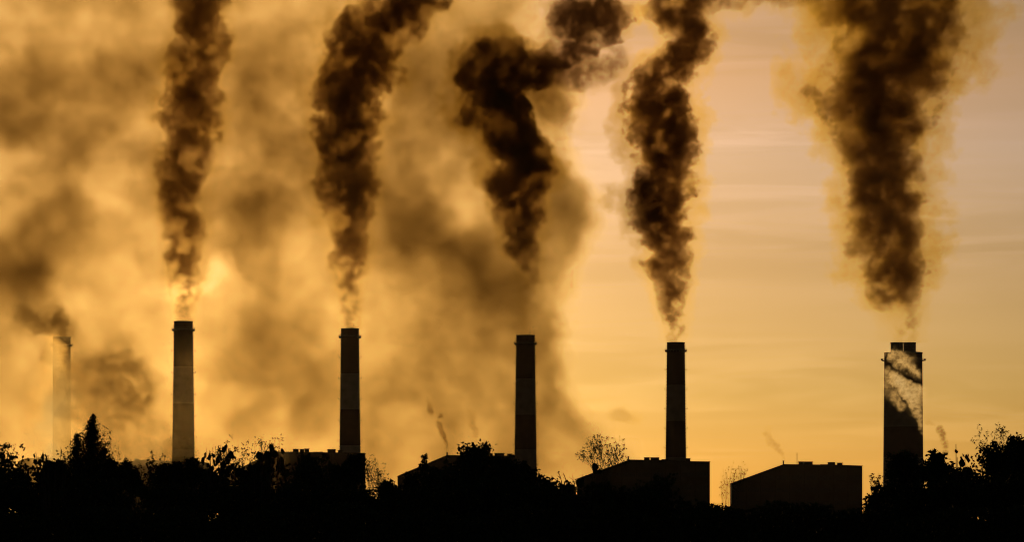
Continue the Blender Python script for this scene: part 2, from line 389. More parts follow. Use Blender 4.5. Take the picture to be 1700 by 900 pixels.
def plant(kind, name, px, top, wpx, D, label, cat, group=None, seed=0, **kw):
    rng = np.random.default_rng(seed + 17); base = P(px, HY, D); base.z = 0
    H = P(px, top, D).z; W = wpx / F * D
    root = empty(name, base); tag(root, label, cat, group)
    TV, TF = [], []; LP = []; dirs = None
    mat = MAT[kw.get('mat', 'leaf_a')]; ls = kw.get('leaf', .10); flat = kw.get('flat', 0); asp = kw.get('asp', .6)
    lowz = kw.get('low', .35)
    if kind == 'crown':          # dense leafy crown of uneven clumps
        W *= kw.get('wide', 1.35 if W > 1.3 else 1.1); hc = min(H - lowz, W * kw.get('tall', 1.0)); z0 = H - hc; nl = kw.get('lobes', 14)
        lobes = []
        for i in range(nl):
            t = rng.uniform(0, 1); zz = z0 + hc * (.05 + .85 * t); ww = W * .5 * math.sqrt(max(.04, 1 - t ** 1.8))
            rr = min(W, hc) * rng.uniform(.11, .21) * kw.get('lobe', 1)
            lobes.append((rng.uniform(-1, 1) * max(ww - rr * .8, 0), rng.uniform(-1, 1) * W * .35, min(zz, H - rr * 1.1), rr))
        lobes.append((rng.uniform(-.12, .12) * W, 0, H - min(W, hc) * .15, min(W, hc) * .15))
        lobes.append((0, 0, z0 + hc * .3, min(W, hc) * .36))
        tot = sum(l[3] ** 2 for l in lobes); n = kw.get('n', 5200)
        for (x, y, z, r) in lobes:
            m = int(n * r * r / tot); dd = rng.normal(size=(m, 3)); dd /= np.linalg.norm(dd, axis=1, keepdims=True)
            rr = r * rng.uniform(0, 1, m)[:, None] ** .45 * (1 + .22 * rng.normal(size=(m, 1)) * (rng.random((m, 1)) < .5))
            LP.append(np.array((x, y, z)) + dd * rr * np.array((1, 1, .9)))
            limb(TV, TF, (0, 0, z0 * .9), (x, y, z), .03, .012)
            for j in range(kw.get('sprigs', 9)):     # shoots that break the outline
                a = rng.uniform(-1.1, 1.1); L = r * rng.uniform(1.05, 1.9); v_ = np.array((math.sin(a), rng.uniform(-.3, .3), abs(math.cos(a)))); e = np.array((x, y, z)) + v_ * L
                if e[2] > H + .05: continue
                limb(TV, TF, (x, y, z), e, .012, .005, 3)
                k_ = rng.integers(5, 12); tt = rng.uniform(.6, 1.03, k_)[:, None]; LP.append(np.array((x, y, z)) + v_ * L * tt + rng.normal(size=(k_, 3)) * ls * .5)
        limb(TV, TF, (0, 0, 0), (0, 0, z0 + hc * .5), .07, .04, 6)
    elif kind == 'conifer':
        for (ox, hh, ww) in kw['spires']:
            ox_ = ox / F * D; Hh = P(px, hh, D).z; W2 = ww / F * D * .5
            limb(TV, TF, (ox_ * .3, 0, 0), (ox_, 0, Hh - .1), .08, .01, 5)
            nlev = 60
            for i in range(nlev):
                t = i / (nlev - 1); z = .5 + (Hh - .55) * t
                for j in range(9):
                    a = rng.uniform(0, 2 * math.pi); L = (W2 * (1 - t) ** 1.0 + .05) * rng.choice((.45, .75, 1.0, 1.3, 1.55)) * rng.uniform(.8, 1.1)
                    up = .75 + rng.uniform(-.2, .5)
                    e = np.array((ox_ + math.cos(a) * L, math.sin(a) * L, z + L * up)); s_ = np.array((ox_, 0, z))
                    if e[2] > Hh: e[2] = Hh - .02
                    limb(TV, TF, s_, e, .01, .004, 3)
                    k_ = int(5 + 20 * L); tt = rng.uniform(.15, 1.05, k_)[:, None]
                    LP.append(s_ + (e - s_) * tt + rng.normal(size=(k_, 3)) * .045)
    elif kind in ('twig', 'stalk'):
        nst = kw.get('stems', 4); gen = kw.get('gen', 4); LD = []
        z_fork = kw.get('fork', .35) * H
        def grow(a, dr, L, r, g):
            dr = dr / np.linalg.norm(dr); e = a + dr * L * .5; e2 = e + (dr + rng.normal(size=3) * .12) * L * .5
            limb(TV, TF, a, e, r, r * .85, 4 if r > .02 else 3); limb(TV, TF, e, e2, r * .85, r * .65, 4 if r > .02 else 3)
            if g == 0:
                k_ = kw.get('per', 3)
                if rng.random() < kw.get('leafy', .6): LP.append(e2 + rng.normal(size=(k_, 3)) * ls * .4)
                return
            for j in range(rng.integers(2, 4)):
                grow(e2 if j < 2 else e, dr + rng.normal(size=3) * kw.get('spread', .45) * np.array((1, .8, .6)) + np.array((0, 0, .12)), L * rng.uniform(.62, .85), r * .6, g - 1)
        for i in range(nst):
            x = rng.uniform(-.5, .5) * W * kw.get('basew', .4)
            if kind == 'twig':
                p0 = np.array((x * .4, rng.uniform(-.2, .2), 0)); p1 = np.array((x, rng.uniform(-.3, .3), z_fork * rng.uniform(.85, 1.1)))
                limb(TV, TF, p0, p1, kw.get('r', .045), kw.get('r', .045) * .8, 5)
                out_ = np.array((x / max(W, .1) * 1.6 + rng.normal() * .2, rng.normal() * .3, 1.0))
                grow(p1, out_, (H - z_fork) * kw.get('seg', .36), kw.get('r', .045) * .75, gen)
            else:       # upright stalks that end in heavy drooping round leaves
                x = rng.uniform(-.5, .5) * W; y = rng.uniform(-.6, .6); zt = H * rng.uniform(.80, 1.0) - (abs(x) / W) ** 2 * .4
                p = np.array((x * .5, y * .5, 0.)); e = np.array((x + rng.normal() * .06, y, zt))
                mid = (p + e) / 2 + rng.normal(size=3) * .05
                limb(TV, TF, p, mid, .022, .016, 4); limb(TV, TF, mid, e, .016, .007, 4)
                for _ in range(rng.integers(2, 6)):
                    tt = rng.uniform(.72, 1.0); q_ = mid + (e - mid) * (tt * 2 - 1 if tt > .5 else 0)
                    o_ = q_ + np.array((rng.normal() * .10, rng.normal() * .08, rng.uniform(-.02, .08)))
                    limb(TV, TF, q_, o_, .006, .004, 3); LP.append((o_ - np.array((0, 0, ls * .6)))[None])
                    LD.append(np.array(((0.15 * rng.normal(), .1, -1),)))
        if kind == 'stalk': dirs = np.concatenate(LD)
        if kw.get('fit', True):     # stretch to the size seen in the photograph
            A = np.array(TV); mz = A[:, 2].max(); mx = np.abs(A[:, 0]).max()
            sc_ = np.array((W * .5 / mx, 1, H / mz)); TV = list(A * sc_)
            if LP: LP = [p_ * sc_ for p_ in LP]
    me = bpy.data.meshes.new('trunk'); me.from_pydata([tuple(v) for v in TV], [], TF); me.update(); me.materials.append(MAT['bark'])
    tr = link(bpy.data.objects.new('trunk' if cat == 'tree' else 'stem', me), root)
    if LP:
        LP = np.concatenate(LP); LP = LP[LP[:, 2] > .05]
        V_, Fc = leaves(LP, ls, rng, flat, asp, dirs if dirs is None or len(dirs) == len(LP) else None)
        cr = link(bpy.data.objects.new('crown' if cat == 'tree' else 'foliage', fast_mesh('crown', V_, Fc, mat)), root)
    return root
def copy_plant(src, px, D, sc, rz, label, group):
    r = src.copy(); COL.objects.link(r); b = P(px, HY, D); r.location = (b.x, b.y, 0); r.rotation_euler = (0, 0, rz); r.scale = sc
    r['label'] = label; r['group'] = group
    for ch in src.children:
        c_ = ch.copy(); COL.objects.link(c_); c_.parent = r
    return r
A = plant
A('conifer', 'conifer', 150, 690, 74, 150, 'pointed conifer with a smaller second spire, tallest silhouette on the left', 'tree', seed=1, mat='needle', leaf=.11, asp=.4,
  spires=[(4, 690, 118), (-22, 722, 84), (22, 748, 70), (2, 705, 110)])
A('crown', 'leafy_tree', 6, 738, 80, 118, 'ragged dark tree cut off by the left edge', 'tree', seed=2, leaf=.12, lobes=16)
A('twig', 'bare_shrub', 38, 742, 40, 112, 'thin twig with one leaf cluster poking above the ragged tree at the left edge', 'shrub', seed=3, stems=2, gen=3, r=.016, per=5, leafy=.35, leaf=.10)
A('twig', 'bare_shrub', 62, 762, 62, 116, 'arching leafless twigs between the left edge tree and the conifer', 'shrub', seed=4, stems=5, gen=4, r=.02, per=2, leafy=.3, leaf=.07, spread=.6)
A('stalk', 'large_leaved_shrub', 90, 742, 62, 108, 'shrub of large drooping leaves left of the conifer', 'shrub', seed=5, stems=26, leaf=.13, flat=1, asp=.5)
A('crown', 'leafy_bush', 92, 768, 70, 110, 'dark bush under the drooping leaves left of the conifer', 'bush', seed=6, leaf=.13)
A('crown', 'leafy_bush', 180, 764, 44, 130, 'small pointed bush at the right foot of the conifer', 'bush', seed=7, leaf=.10)
A('crown', 'leafy_bush', 218, 768, 46, 122, 'rounded bush in front of the hazy boiler house', 'bush', seed=8, leaf=.11, n=3600)
A('twig', 'bare_shrub', 252, 752, 26, 118, 'slender shrub with a loose feathery head in front of the hazy boiler house', 'shrub', seed=9, stems=3, gen=4, r=.014, per=5, leafy=.8, leaf=.08)
A('twig', 'bare_shrub', 276, 756, 20, 118, 'thin stalk with a small umbrella head in front of the hazy boiler house', 'shrub', seed=110, stems=3, gen=3, r=.012, per=3, leafy=.8, leaf=.06, fork=.75)
A('crown', 'leafy_bush', 268, 774, 40, 120, 'low bush beneath the umbrella headed stalk', 'bush', seed=11, leaf=.10, n=3000)
A('crown', 'leafy_bush', 292, 772, 34, 117, 'narrow bush just left of the foot of the brightest lit chimney', 'bush', seed=12, leaf=.10, n=2600)
A('crown', 'leafy_bush', 320, 766, 36, 121, 'bush at the right corner of the hazy boiler house', 'bush', seed=13, leaf=.11, n=2800)
A('stalk', 'large_leaved_shrub', 366, 738, 60, 104, 'thin stalks with a few scattered round leaves against the glow', 'shrub', seed=14, stems=22, leaf=.13, flat=1, asp=.62)
A('twig', 'bare_shrub', 392, 724, 96, 112, 'fine twigs dotted with tiny leaves rising behind the round leaf heads', 'shrub', seed=15, stems=13, gen=4, r=.014, per=3, leafy=.7, leaf=.055, fork=.6)
A('stalk', 'large_leaved_shrub', 446, 737, 62, 102, 'thick stalks with heavy round leaf heads beside the brownish flat roof', 'shrub', seed=16, stems=26, leaf=.15, flat=1, asp=.66)
A('twig', 'bare_shrub', 448, 722, 60, 111, 'fine twigs standing above the heavy round leaf heads', 'shrub', seed=17, stems=6, gen=4, r=.014, per=3, leafy=.5, leaf=.05, fork=.65)
A('crown', 'leafy_bush', 352, 788, 46, 110, 'low bush under the scattered round leaves', 'bush', seed=18, leaf=.12, n=2400)
A('crown', 'leafy_bush', 425, 776, 90, 106, 'dark bush under the heavy round leaf heads', 'bush', seed=19, leaf=.14)
A('crown', 'leafy_tree', 515, 756, 76, 112, 'dark dense crown in front of the brownish flat roof', 'tree', seed=20, leaf=.12)
A('crown', 'leafy_bush', 562, 773, 60, 114, 'lower dark bush before the foot of the chimney on the brownish roof', 'bush', seed=21, leaf=.11)
A('crown', 'leafy_tree', 590, 760, 40, 118, 'narrow dark crown at the right corner of the brownish roof', 'tree', seed=22, leaf=.11, n=3400)
A('twig', 'bare_tree', 626, 756, 62, 116, 'bare twiggy tree in the bright gap right of the brownish roof', 'tree', seed=23, stems=6, gen=5, r=.035, per=2, leafy=.5, leaf=.05, fork=.35, seg=.3)
A('twig', 'bare_tree', 612, 772, 34, 119, 'small bare shrub close to the wall in the bright gap', 'tree', seed=24, stems=3, gen=4, r=.022, per=2, leafy=.6, leaf=.06, fork=.4)
A('crown', 'leafy_bush', 642, 802, 44, 112, 'small round bush at the foot of the bare twiggy tree in the bright gap', 'bush', seed=25, leaf=.10, n=2600)
A('crown', 'leafy_bush', 684, 790, 70, 116, 'dark bush below the sloping roof with the thin smoking pipe', 'bush', seed=26, leaf=.11)
A('twig', 'bare_shrub', 706, 758, 18, 122, 'small leafy sprig showing above the sloping roof with the smoking pipe', 'shrub', seed=27, stems=3, gen=3, r=.014, per=6, leafy=1, leaf=.09, fork=.8)
A('crown', 'leafy_tree', 722, 778, 60, 112, 'dark crown before the wall under the thin smoking pipe', 'tree', seed=28, leaf=.12)
A('crown', 'leafy_tree', 785, 739, 92, 112, 'dark round crown rising highest over the middle roofs', 'tree', seed=29, leaf=.12, n=7000, lobes=16)
A('crown', 'leafy_tree', 832, 762, 62, 114, 'dark crown directly left of the chimney with lightning rods', 'tree', seed=30, leaf=.12)
A('crown', 'leafy_tree', 868, 772, 46, 118, 'dark crown in front of the foot of the chimney with lightning rods', 'tree', seed=31, leaf=.12)
A('crown', 'leafy_bush', 906, 795, 56, 116, 'leafy bush right of the foot of the chimney with lightning rods', 'bush', seed=32, leaf=.13, n=3200)
A('crown', 'leafy_bush', 940, 808, 40, 114, 'low bush with spiky shoots left of the black sloping roof', 'bush', seed=33, leaf=.12, n=2400)
A('twig', 'bare_shrub', 944, 784, 40, 112, 'few leafless shoots left of the black sloping roof', 'shrub', seed=34, stems=6, gen=1, r=.016, per=2, leafy=.2, leaf=.08, fork=.85, spread=.3)
A('twig', 'bare_tree', 1006, 718, 100, 118, 'spreading thin tree with dotted leaves above the black sloping roof', 'tree', seed=35, stems=7, gen=5, r=.03, per=3, leafy=.7, leaf=.055, fork=.55, seg=.3, basew=.25)
A('stalk', 'large_leaved_shrub', 984, 770, 46, 110, 'few round leaves in front of the black sloping roof', 'shrub', seed=36, stems=6, leaf=.13, flat=1, asp=.8)
A('crown', 'leafy_bush', 1000, 806, 90, 116, 'dark bush against the wall under the black sloping roof', 'bush', seed=37, leaf=.12)
A('crown', 'leafy_bush', 1085, 790, 100, 118, 'dark bush below the roof of the nearly black chimney', 'bush', seed=38, leaf=.12)
A('twig', 'bare_tree', 1200, 768, 52, 124, 'bare thin tree in the narrow gap right of the nearly black chimney', 'tree', seed=39, stems=5, gen=5, r=.026, per=2, leafy=.3, leaf=.045, fork=.3, seg=.32)
A('twig', 'bare_tree', 1224, 768, 36, 127, 'bare thin tree touching the left wall of the black boiler house with the mast', 'tree', seed=40, stems=4, gen=5, r=.026, per=2, leafy=.3, leaf=.045, fork=.5, seg=.3)
A('crown', 'leafy_bush', 1196, 842, 60, 112, 'low bush in the narrow gap beside the black boiler house with the mast', 'bush', seed=41, leaf=.10, n=2600)
A('twig', 'bare_shrub', 1452, 788, 30, 120, 'thin shrub in the gap left of the widest chimney', 'shrub', seed=42, stems=4, gen=4, r=.018, per=3, leafy=.6, leaf=.06, fork=.5)
A('stalk', 'large_leaved_shrub', 1454, 800, 26, 112, 'dark leaf clump in the gap left of the widest chimney', 'shrub', seed=43, stems=9, leaf=.14, flat=1, asp=.7)
A('crown', 'leafy_bush', 1456, 822, 50, 113, 'bush at the left foot of the widest chimney', 'bush', seed=44, leaf=.12, n=2600)
A('crown', 'leafy_tree', 1500, 752, 76, 124, 'loose crown in front of the lower part of the widest chimney', 'tree', seed=45, leaf=.10, n=4200, lobe=.8)
A('crown', 'leafy_tree', 1556, 752, 54, 116, 'ragged tree directly right of the widest chimney', 'tree', seed=46, leaf=.13, n=3000, lobe=.8)
A('stalk', 'large_leaved_shrub', 1592, 738, 24, 110, 'single tall sprig with a few round leaves right of the ragged tree', 'shrub', seed=47, stems=3, leaf=.15, flat=1, asp=.7)
A('crown', 'leafy_bush', 1596, 780, 60, 113, 'dark bush under the single tall sprig on the right', 'bush', seed=48, leaf=.12)
A('crown', 'leafy_tree', 1650, 738, 90, 116, 'large dark tree second from the right edge', 'tree', seed=49, leaf=.13, n=6000, lobes=16)
A('crown', 'leafy_tree', 1694, 724, 70, 114, 'dark tree cut off by the right edge', 'tree', seed=50, leaf=.13, n=5000, lobes=14)
A('twig', 'bare_shrub', 1636, 706, 44, 120, 'thin twigs with dotted leaves above the large dark tree on the right', 'shrub', seed=51, stems=4, gen=4, r=.014, per=3, leafy=.55, leaf=.055, fork=.75)
A('twig', 'bare_shrub', 1668, 702, 44, 121, 'tallest fine twigs near the right edge', 'shrub', seed=52, stems=5, gen=4, r=.014, per=3, leafy=.6, leaf=.055, fork=.75)
# dark bushes that merge into one mass in front: nothing tells them apart
protos = [A('crown', 'leafy_bush', 20, 800, 150, 100, 'black bush in the merged dark hedge along the bottom', 'bush', 'bushes of the dark hedge', seed=60, leaf=.13, n=9000, lobes=18),
          A('crown', 'leafy_bush', 150, 796, 160, 101, 'black bush in the merged dark hedge along the bottom', 'bush', 'bushes of the dark hedge', seed=61, leaf=.13, n=9000, lobes=18),
          A('crown', 'leafy_bush', 270, 806, 150, 99, 'black bush in the merged dark hedge along the bottom', 'bush', 'bushes of the dark hedge', seed=62, leaf=.13, n=9000, lobes=18)]
ptop = [800, 796, 806]
rr = random.Random(5)
for i, (px, top) in enumerate([(385, 806), (490, 806), (575, 812), (640, 830), (720, 806), (800, 800), (880, 806), (960, 826), (1060, 815), (1150, 836), (1235, 846), (1330, 840), (1420, 850), (1510, 806), (1590, 800), (1670, 790),
                                 (-90, 800), (-190, 800), (-290, 800), (1760, 795), (1860, 800), (1960, 800)]):
    s = protos[i % 3]; Dd = rr.uniform(97, 103)
    copy_plant(s, px, Dd, (1.05, 1, (CZ + (HY - top) / F * Dd) / (CZ + (HY - ptop[i % 3]) / F * 100)), rr.choice((0, math.pi)) + rr.uniform(-.3, .3), 'black bush in the merged dark hedge along the bottom', 'bushes of the dark hedge')
rng = np.random.default_rng(99); n = 60000
x = rng.uniform(-26, 26, n); z = rng.uniform(.0, 1, n) ** .9 * (2.05 + .16 * np.sin(x * .9) + .12 * np.sin(x * 2.3 + 1)); y = 92 + rng.uniform(-1.2, 1.2, n)
V_, Fc = leaves(np.stack((x, y, z), 1), .12, rng)
tag(link(bpy.data.objects.new('undergrowth', fast_mesh('undergrowth', V_, Fc, MAT['leaf_a']))), 'black tangle of low leaves along the bottom', 'undergrowth', kind='stuff')


# ------------------------------------------------------------------ smoke
def volmat(name, scat, absb, aniso, ks, ka, thin=None):
    """scattering and absorption per unit of the density grid"""
    m = newmat(name); t = m.node_tree; at = t.nodes.new('ShaderNodeAttribute'); at.attribute_name = 'density'
    s = t.nodes.new('ShaderNodeVolumeScatter'); s.inputs['Color'].default_value = (*scat, 1); s.inputs['Anisotropy'].default_value = aniso
    a = t.nodes.new('ShaderNodeVolumeAbsorption'); a.inputs['Color'].default_value = (*absb, 1)
    t.links.new(M(t, 'MULTIPLY', at.outputs['Fac'], ks), s.inputs['Density']); t.links.new(M(t, 'MULTIPLY', at.outputs['Fac'], ka), a.inputs['Density'])
    ad = t.nodes.new('ShaderNodeAddShader'); t.links.new(s.outputs[0], ad.inputs[0]); t.links.new(a.outputs[0], ad.inputs[1])
    if thin:    # the outer wisps are a fine yellowish smoke that swallows blue light
        mn = M(t, 'MINIMUM', at.outputs['Fac'], thin)
        a2 = t.nodes.new('ShaderNodeVolumeAbsorption'); a2.inputs['Color'].default_value = (.97, .87, .20, 1); t.links.new(M(t, 'MULTIPLY', mn, 1.25), a2.inputs['Density'])
        s2 = t.nodes.new('ShaderNodeVolumeScatter'); s2.inputs['Color'].default_value = (1, .85, .3, 1); s2.inputs['Anisotropy'].default_value = .85; t.links.new(M(t, 'MULTIPLY', mn, .35), s2.inputs['Density'])
        a3 = t.nodes.new('ShaderNodeAddShader'); t.links.new(a2.outputs[0], a3.inputs[0]); t.links.new(s2.outputs[0], a3.inputs[1])
        a4 = t.nodes.new('ShaderNodeAddShader'); t.links.new(ad.outputs[0], a4.inputs[0]); t.links.new(a3.outputs[0], a4.inputs[1]); ad = a4
    o = t.nodes.new('ShaderNodeOutputMaterial'); t.links.new(ad.outputs[0], o.inputs['Volume'])
    return m
def skinmat(name, col, fac=.02):
    """the thin outermost veil of a plume"""
    m = newmat(name); t = m.node_tree
    a = t.nodes.new('ShaderNodeBsdfTransparent'); b = t.nodes.new('ShaderNodeBsdfTranslucent'); b.inputs[0].default_value = (*col, 1)
    x = t.nodes.new('ShaderNodeMixShader'); x.inputs[0].default_value = fac
    t.links.new(a.outputs[0], x.inputs[1]); t.links.new(b.outputs[0], x.inputs[2])
    o = t.nodes.new('ShaderNodeOutputMaterial'); t.links.new(x.outputs[0], o.inputs['Surface']); return m
SKIN = skinmat('smoke_veil', (.30, .2, .1))
HAZE = 2.5e-6
VEIL = 2.2e-3
VM = dict(
    soot=volmat('sooty_smoke', (1.0, .85, .55), (.36, .24, .12), .80, .07, 1.0, .012),
    bank=volmat('drifting_smoke', (1.0, .96, .68), (.60, .515, .26), .80, .35, 1.0),
    pale=volmat('pale_smoke', (1.0, .80, .36), (.8, .6, .1), .90, 1.0, .22),
    mist=volmat('low_mist', (1.0, .86, .50), (.6, .5, .2), .92, 1.0, .10),
    steam=volmat('steam', (1, .84, .48), (.9, .75, .3), .80, 1.0, .12),
)
def new_group(name):
    g = bpy.data.node_groups.new(name, 'GeometryNodeTree')
    g.interface.new_socket('Geometry', in_out='INPUT', socket_type='NodeSocketGeometry')
    g.interface.new_socket('Geometry', in_out='OUTPUT', socket_type='NodeSocketGeometry')
    return g, g.nodes.new('NodeGroupInput').outputs[0], g.nodes.new('NodeGroupOutput').inputs[0]
def noise(t, vec, scale, detail=2.0, rough=.5, off=(0, 0, 0), color=False):
    n = t.nodes.new('ShaderNodeTexNoise'); n.inputs['Scale'].default_value = scale; n.inputs['Detail'].default_value = detail; n.inputs['Roughness'].default_value = rough
    t.links.new(V(t, 'ADD', vec, off), n.inputs['Vector']); return n.outputs[1 if color else 0]
def named(t, name):
    n = t.nodes.new('GeometryNodeInputNamedAttribute'); n.data_type = 'FLOAT'; n.inputs['Name'].default_value = name; return n.outputs[0]
def sample(t, geo, val, idx, typ):
    n = t.nodes.new('GeometryNodeSampleIndex'); n.data_type = typ; t.links.new(geo, n.inputs[0]); t.links.new(val, n.inputs['Value']); t.links.new(idx, n.inputs['Index']); return n.outputs[0]
def nearest(t, geo, pos):
    n = t.nodes.new('GeometryNodeSampleNearest'); t.links.new(geo, n.inputs[0]); t.links.new(pos, n.inputs['Sample Position']); return n.outputs[0]
def split(t, geo):
    c_ = t.nodes.new('FunctionNodeCompare'); c_.data_type = 'FLOAT'; c_.operation = 'GREATER_THAN'; c_.inputs[1].default_value = .001
    t.links.new(named(t, 'smoke_radius'), c_.inputs[0])
    s = t.nodes.new('GeometryNodeSeparateGeometry'); t.links.new(geo, s.inputs[0]); t.links.new(c_.outputs[0], s.inputs[1]); return s.outputs[0], s.outputs[1]
def plume_density(t, guide, seed, cfg):
    pos = t.nodes.new('GeometryNodeInputPosition').outputs[0]
    ip = t.nodes.new('GeometryNodeInputPosition').outputs[0]
    off = (seed * 37.1, seed * 11.7, seed * 5.3)
    rad_ = sample(t, guide, named(t, 'smoke_radius'), nearest(t, guide, pos), 'FLOAT')
    f = cfg.get('f', 1.0)
    half = lambda v: V(t, 'SUBTRACT', v, (.5, .5, .5))
    sp = V(t, 'MULTIPLY', pos, (1, .4, 1))
    w1 = half(noise(t, sp, f / 42, 1, .5, off, True)); w2 = half(noise(t, sp, f / 19, 3, .58, tuple(o + 9 for o in off), True))
    w3 = half(noise(t, sp, f / 5.5, 2, .6, tuple(o + 31 for o in off), True))
    wp = V(t, 'ADD', pos, V(t, 'SCALE', w1, s=M(t, 'MULTIPLY', rad_, cfg.get('w1', 1.0))))
    wp = V(t, 'ADD', wp, V(t, 'SCALE', w2, s=M(t, 'MULTIPLY', rad_, cfg.get('w2', 1.1))))
    wp = V(t, 'ADD', wp, V(t, 'SCALE', w3, s=M(t, 'MULTIPLY', rad_, cfg.get('w3', .45))))
    idx = nearest(t, guide, wp)
    r = sample(t, guide, named(t, 'smoke_radius'), idx, 'FLOAT')
    dn = sample(t, guide, named(t, 'smoke_density'), idx, 'FLOAT')
    wi = sample(t, guide, named(t, 'smoke_wisp'), idx, 'FLOAT')
    ce = sample(t, guide, ip, idx, 'FLOAT_VECTOR')
    q = M(t, 'DIVIDE', V(t, 'LENGTH', V(t, 'MULTIPLY', V(t, 'SUBTRACT', wp, ce), (1, cfg.get('flat', 1.6), 1))), r)
    sq = V(t, 'MULTIPLY', V(t, 'ADD', pos, V(t, 'SCALE', w2, s=7.0)), (1, .26, 1))
    near = M(t, 'MULTIPLY', M(t, 'SUBTRACT', rad_, 9.0), 1 / 14.0, clamp=True)
    fa = noise(t, sq, f / 25, 4, .58, tuple(o + 3 for o in off)); fb = noise(t, sq, f / 9, 4, .6, tuple(o + 13 for o in off))
    fine = M(t, 'ADD', M(t, 'MULTIPLY', fa, near), M(t, 'MULTIPLY', fb, M(t, 'SUBTRACT', 1.0, near)))
    vo = t.nodes.new('ShaderNodeTexVoronoi'); vo.feature = 'F1'; vo.inputs['Scale'].default_value = f / 22
    t.links.new(V(t, 'ADD', V(t, 'ADD', sp, V(t, 'SCALE', w3, s=4.0)), off), vo.inputs['Vector'])
    qe = M(t, 'ADD', M(t, 'ADD', q, M(t, 'MULTIPLY', M(t, 'SUBTRACT', fine, .5), cfg.get('edge', 1.1))), M(t, 'MULTIPLY', M(t, 'SUBTRACT', vo.outputs['Distance'], .42), .38))
    core = M(t, 'ADD', M(t, 'MULTIPLY', smooth(t, qe, 1.10, .93), .42), M(t, 'MULTIPLY', smooth(t, qe, 1.0, .35), .58))
    if cfg.get('soft'): core = smooth(t, qe, 1.15, .5)
    tex = smooth(t, fine, M(t, 'SUBTRACT', wi, .06), M(t, 'ADD', wi, .09))
    fl = M(t, 'MULTIPLY_ADD', M(t, 'SUBTRACT', .52, wi), 2.4, .06)
    tex = M(t, 'ADD', M(t, 'MULTIPLY', tex, M(t, 'SUBTRACT', 1.0, fl)), fl)
    den = M(t, 'MULTIPLY', M(t, 'MULTIPLY', core, tex), dn)
    halo = M(t, 'MULTIPLY', smooth(t, M(t, 'ADD', q, M(t, 'MULTIPLY', M(t, 'SUBTRACT', fine, .5), 1.1)), cfg.get('halo_r', 1.5), cfg.get('halo_r', 1.5) - .35), M(t, 'MULTIPLY', dn, cfg.get('halo', .04)))
    return M(t, 'MAXIMUM', den, halo)
def add_smoke(name, loc, guide_co, guide_attr, density_fn, bounds, voxel, mat, label, cat, group=None, kind=None, hull=(.25, 2.4), gfaces=()):
    """a smoke object: its own density grid made from noise, and the thin veil round it"""
    me = bpy.data.meshes.new(name); me.from_pydata([tuple(p) for p in guide_co], [], list(gfaces)); me.update()
    for k_, v in guide_attr.items():
        a = me.attributes.new(k_, 'FLOAT', 'POINT'); a.data.foreach_set('value', np.asarray(v, np.float32))
    o = link(bpy.data.objects.new(name, me)); o.location = loc
    lo, hi = bounds
    def cube(t, gi, vox, keep):
        guide, rest = split(t, gi)
        vc = t.nodes.new('GeometryNodeVolumeCube'); vc.inputs['Min'].default_value = lo; vc.inputs['Max'].default_value = hi
        for i, ax in enumerate('XYZ'): vc.inputs['Resolution ' + ax].default_value = max(8, int((hi[i] - lo[i]) / vox))
        t.links.new(density_fn(t, guide), vc.inputs['Density']); return vc.outputs[0], rest
    if hull:
        g, gi, go = new_group(name + '_veil'); vol, rest = cube(g, gi, voxel * hull[1], False)
        vm = g.nodes.new('GeometryNodeVolumeToMesh'); vm.inputs['Threshold'].default_value = hull[0]; g.links.new(vol, vm.inputs[0]); g.links.new(vm.outputs[0], go)
        md = o.modifiers.new('veil', 'NODES'); md.node_group = g
        dg = bpy.context.evaluated_depsgraph_get(); dg.update(); hm = bpy.data.meshes.new_from_object(o.evaluated_get(dg))
        o.modifiers.clear(); bpy.data.node_groups.remove(g)
        nv = len(hm.vertices); co = np.empty(nv * 3, np.float32); hm.vertices.foreach_get('co', co); co = co.reshape(-1, 3)
        polys = [tuple(p.vertices) for p in hm.polygons]; ng = len(guide_co); bpy.data.meshes.remove(hm)
        # drop crumbs: keep loose islands of a useful size
        par = list(range(nv))
        def find(i):
            while par[i] != i: par[i] = par[par[i]]; i = par[i]
            return i
        for p in polys:
            a0 = find(p[0])
            for q_ in p[1:]: par[find(q_)] = a0
        rt_ = [find(i) for i in range(nv)]; cnt = {}
        for r_ in rt_: cnt[r_] = cnt.get(r_, 0) + 1
        keep = {r_ for r_, c_ in cnt.items() if c_ > 0.04 * nv}
        polys = [p for p in polys if rt_[p[0]] in keep]
        used = sorted({i for p in polys for i in p}); mp = {v: i + ng for i, v in enumerate(used)}
        m2 = bpy.data.meshes.new(name); m2.from_pydata([tuple(p) for p in guide_co] + [tuple(co[i]) for i in used], [], list(gfaces) + [tuple(mp[i] for i in p) for p in polys]); m2.update()
        for p in m2.polygons: p.use_smooth = True
        for k_, v in guide_attr.items():
            a = m2.attributes.new(k_, 'FLOAT', 'POINT'); a.data.foreach_set('value', np.concatenate((np.asarray(v, np.float32), np.zeros(len(used), np.float32))))
        o.data = m2
    o.data.materials.append(SKIN)
    g, gi, go = new_group(name)
    oi = g.nodes.new('GeometryNodeObjectInfo'); oi.inputs[0].default_value = o; oi.transform_space = 'ORIGINAL'
    vol, rest = cube(g, oi.outputs['Geometry'], voxel, True)
    sm = g.nodes.new('GeometryNodeSetMaterial'); sm.inputs['Material'].default_value = mat; g.links.new(vol, sm.inputs[0])
    g.links.new(sm.outputs[0], go)
    vd = bpy.data.volumes.new('smoke_body'); vd.materials.append(mat)
    vo = link(bpy.data.objects.new('smoke_body', vd), o)
    md = vo.modifiers.new('smoke', 'NODES'); md.node_group = g
    tag(o, label, cat, group, kind); print(name, 'voxels', [int((hi[i] - lo[i]) / voxel) for i in range(3)], round(time.time() - T0, 1))
    return o
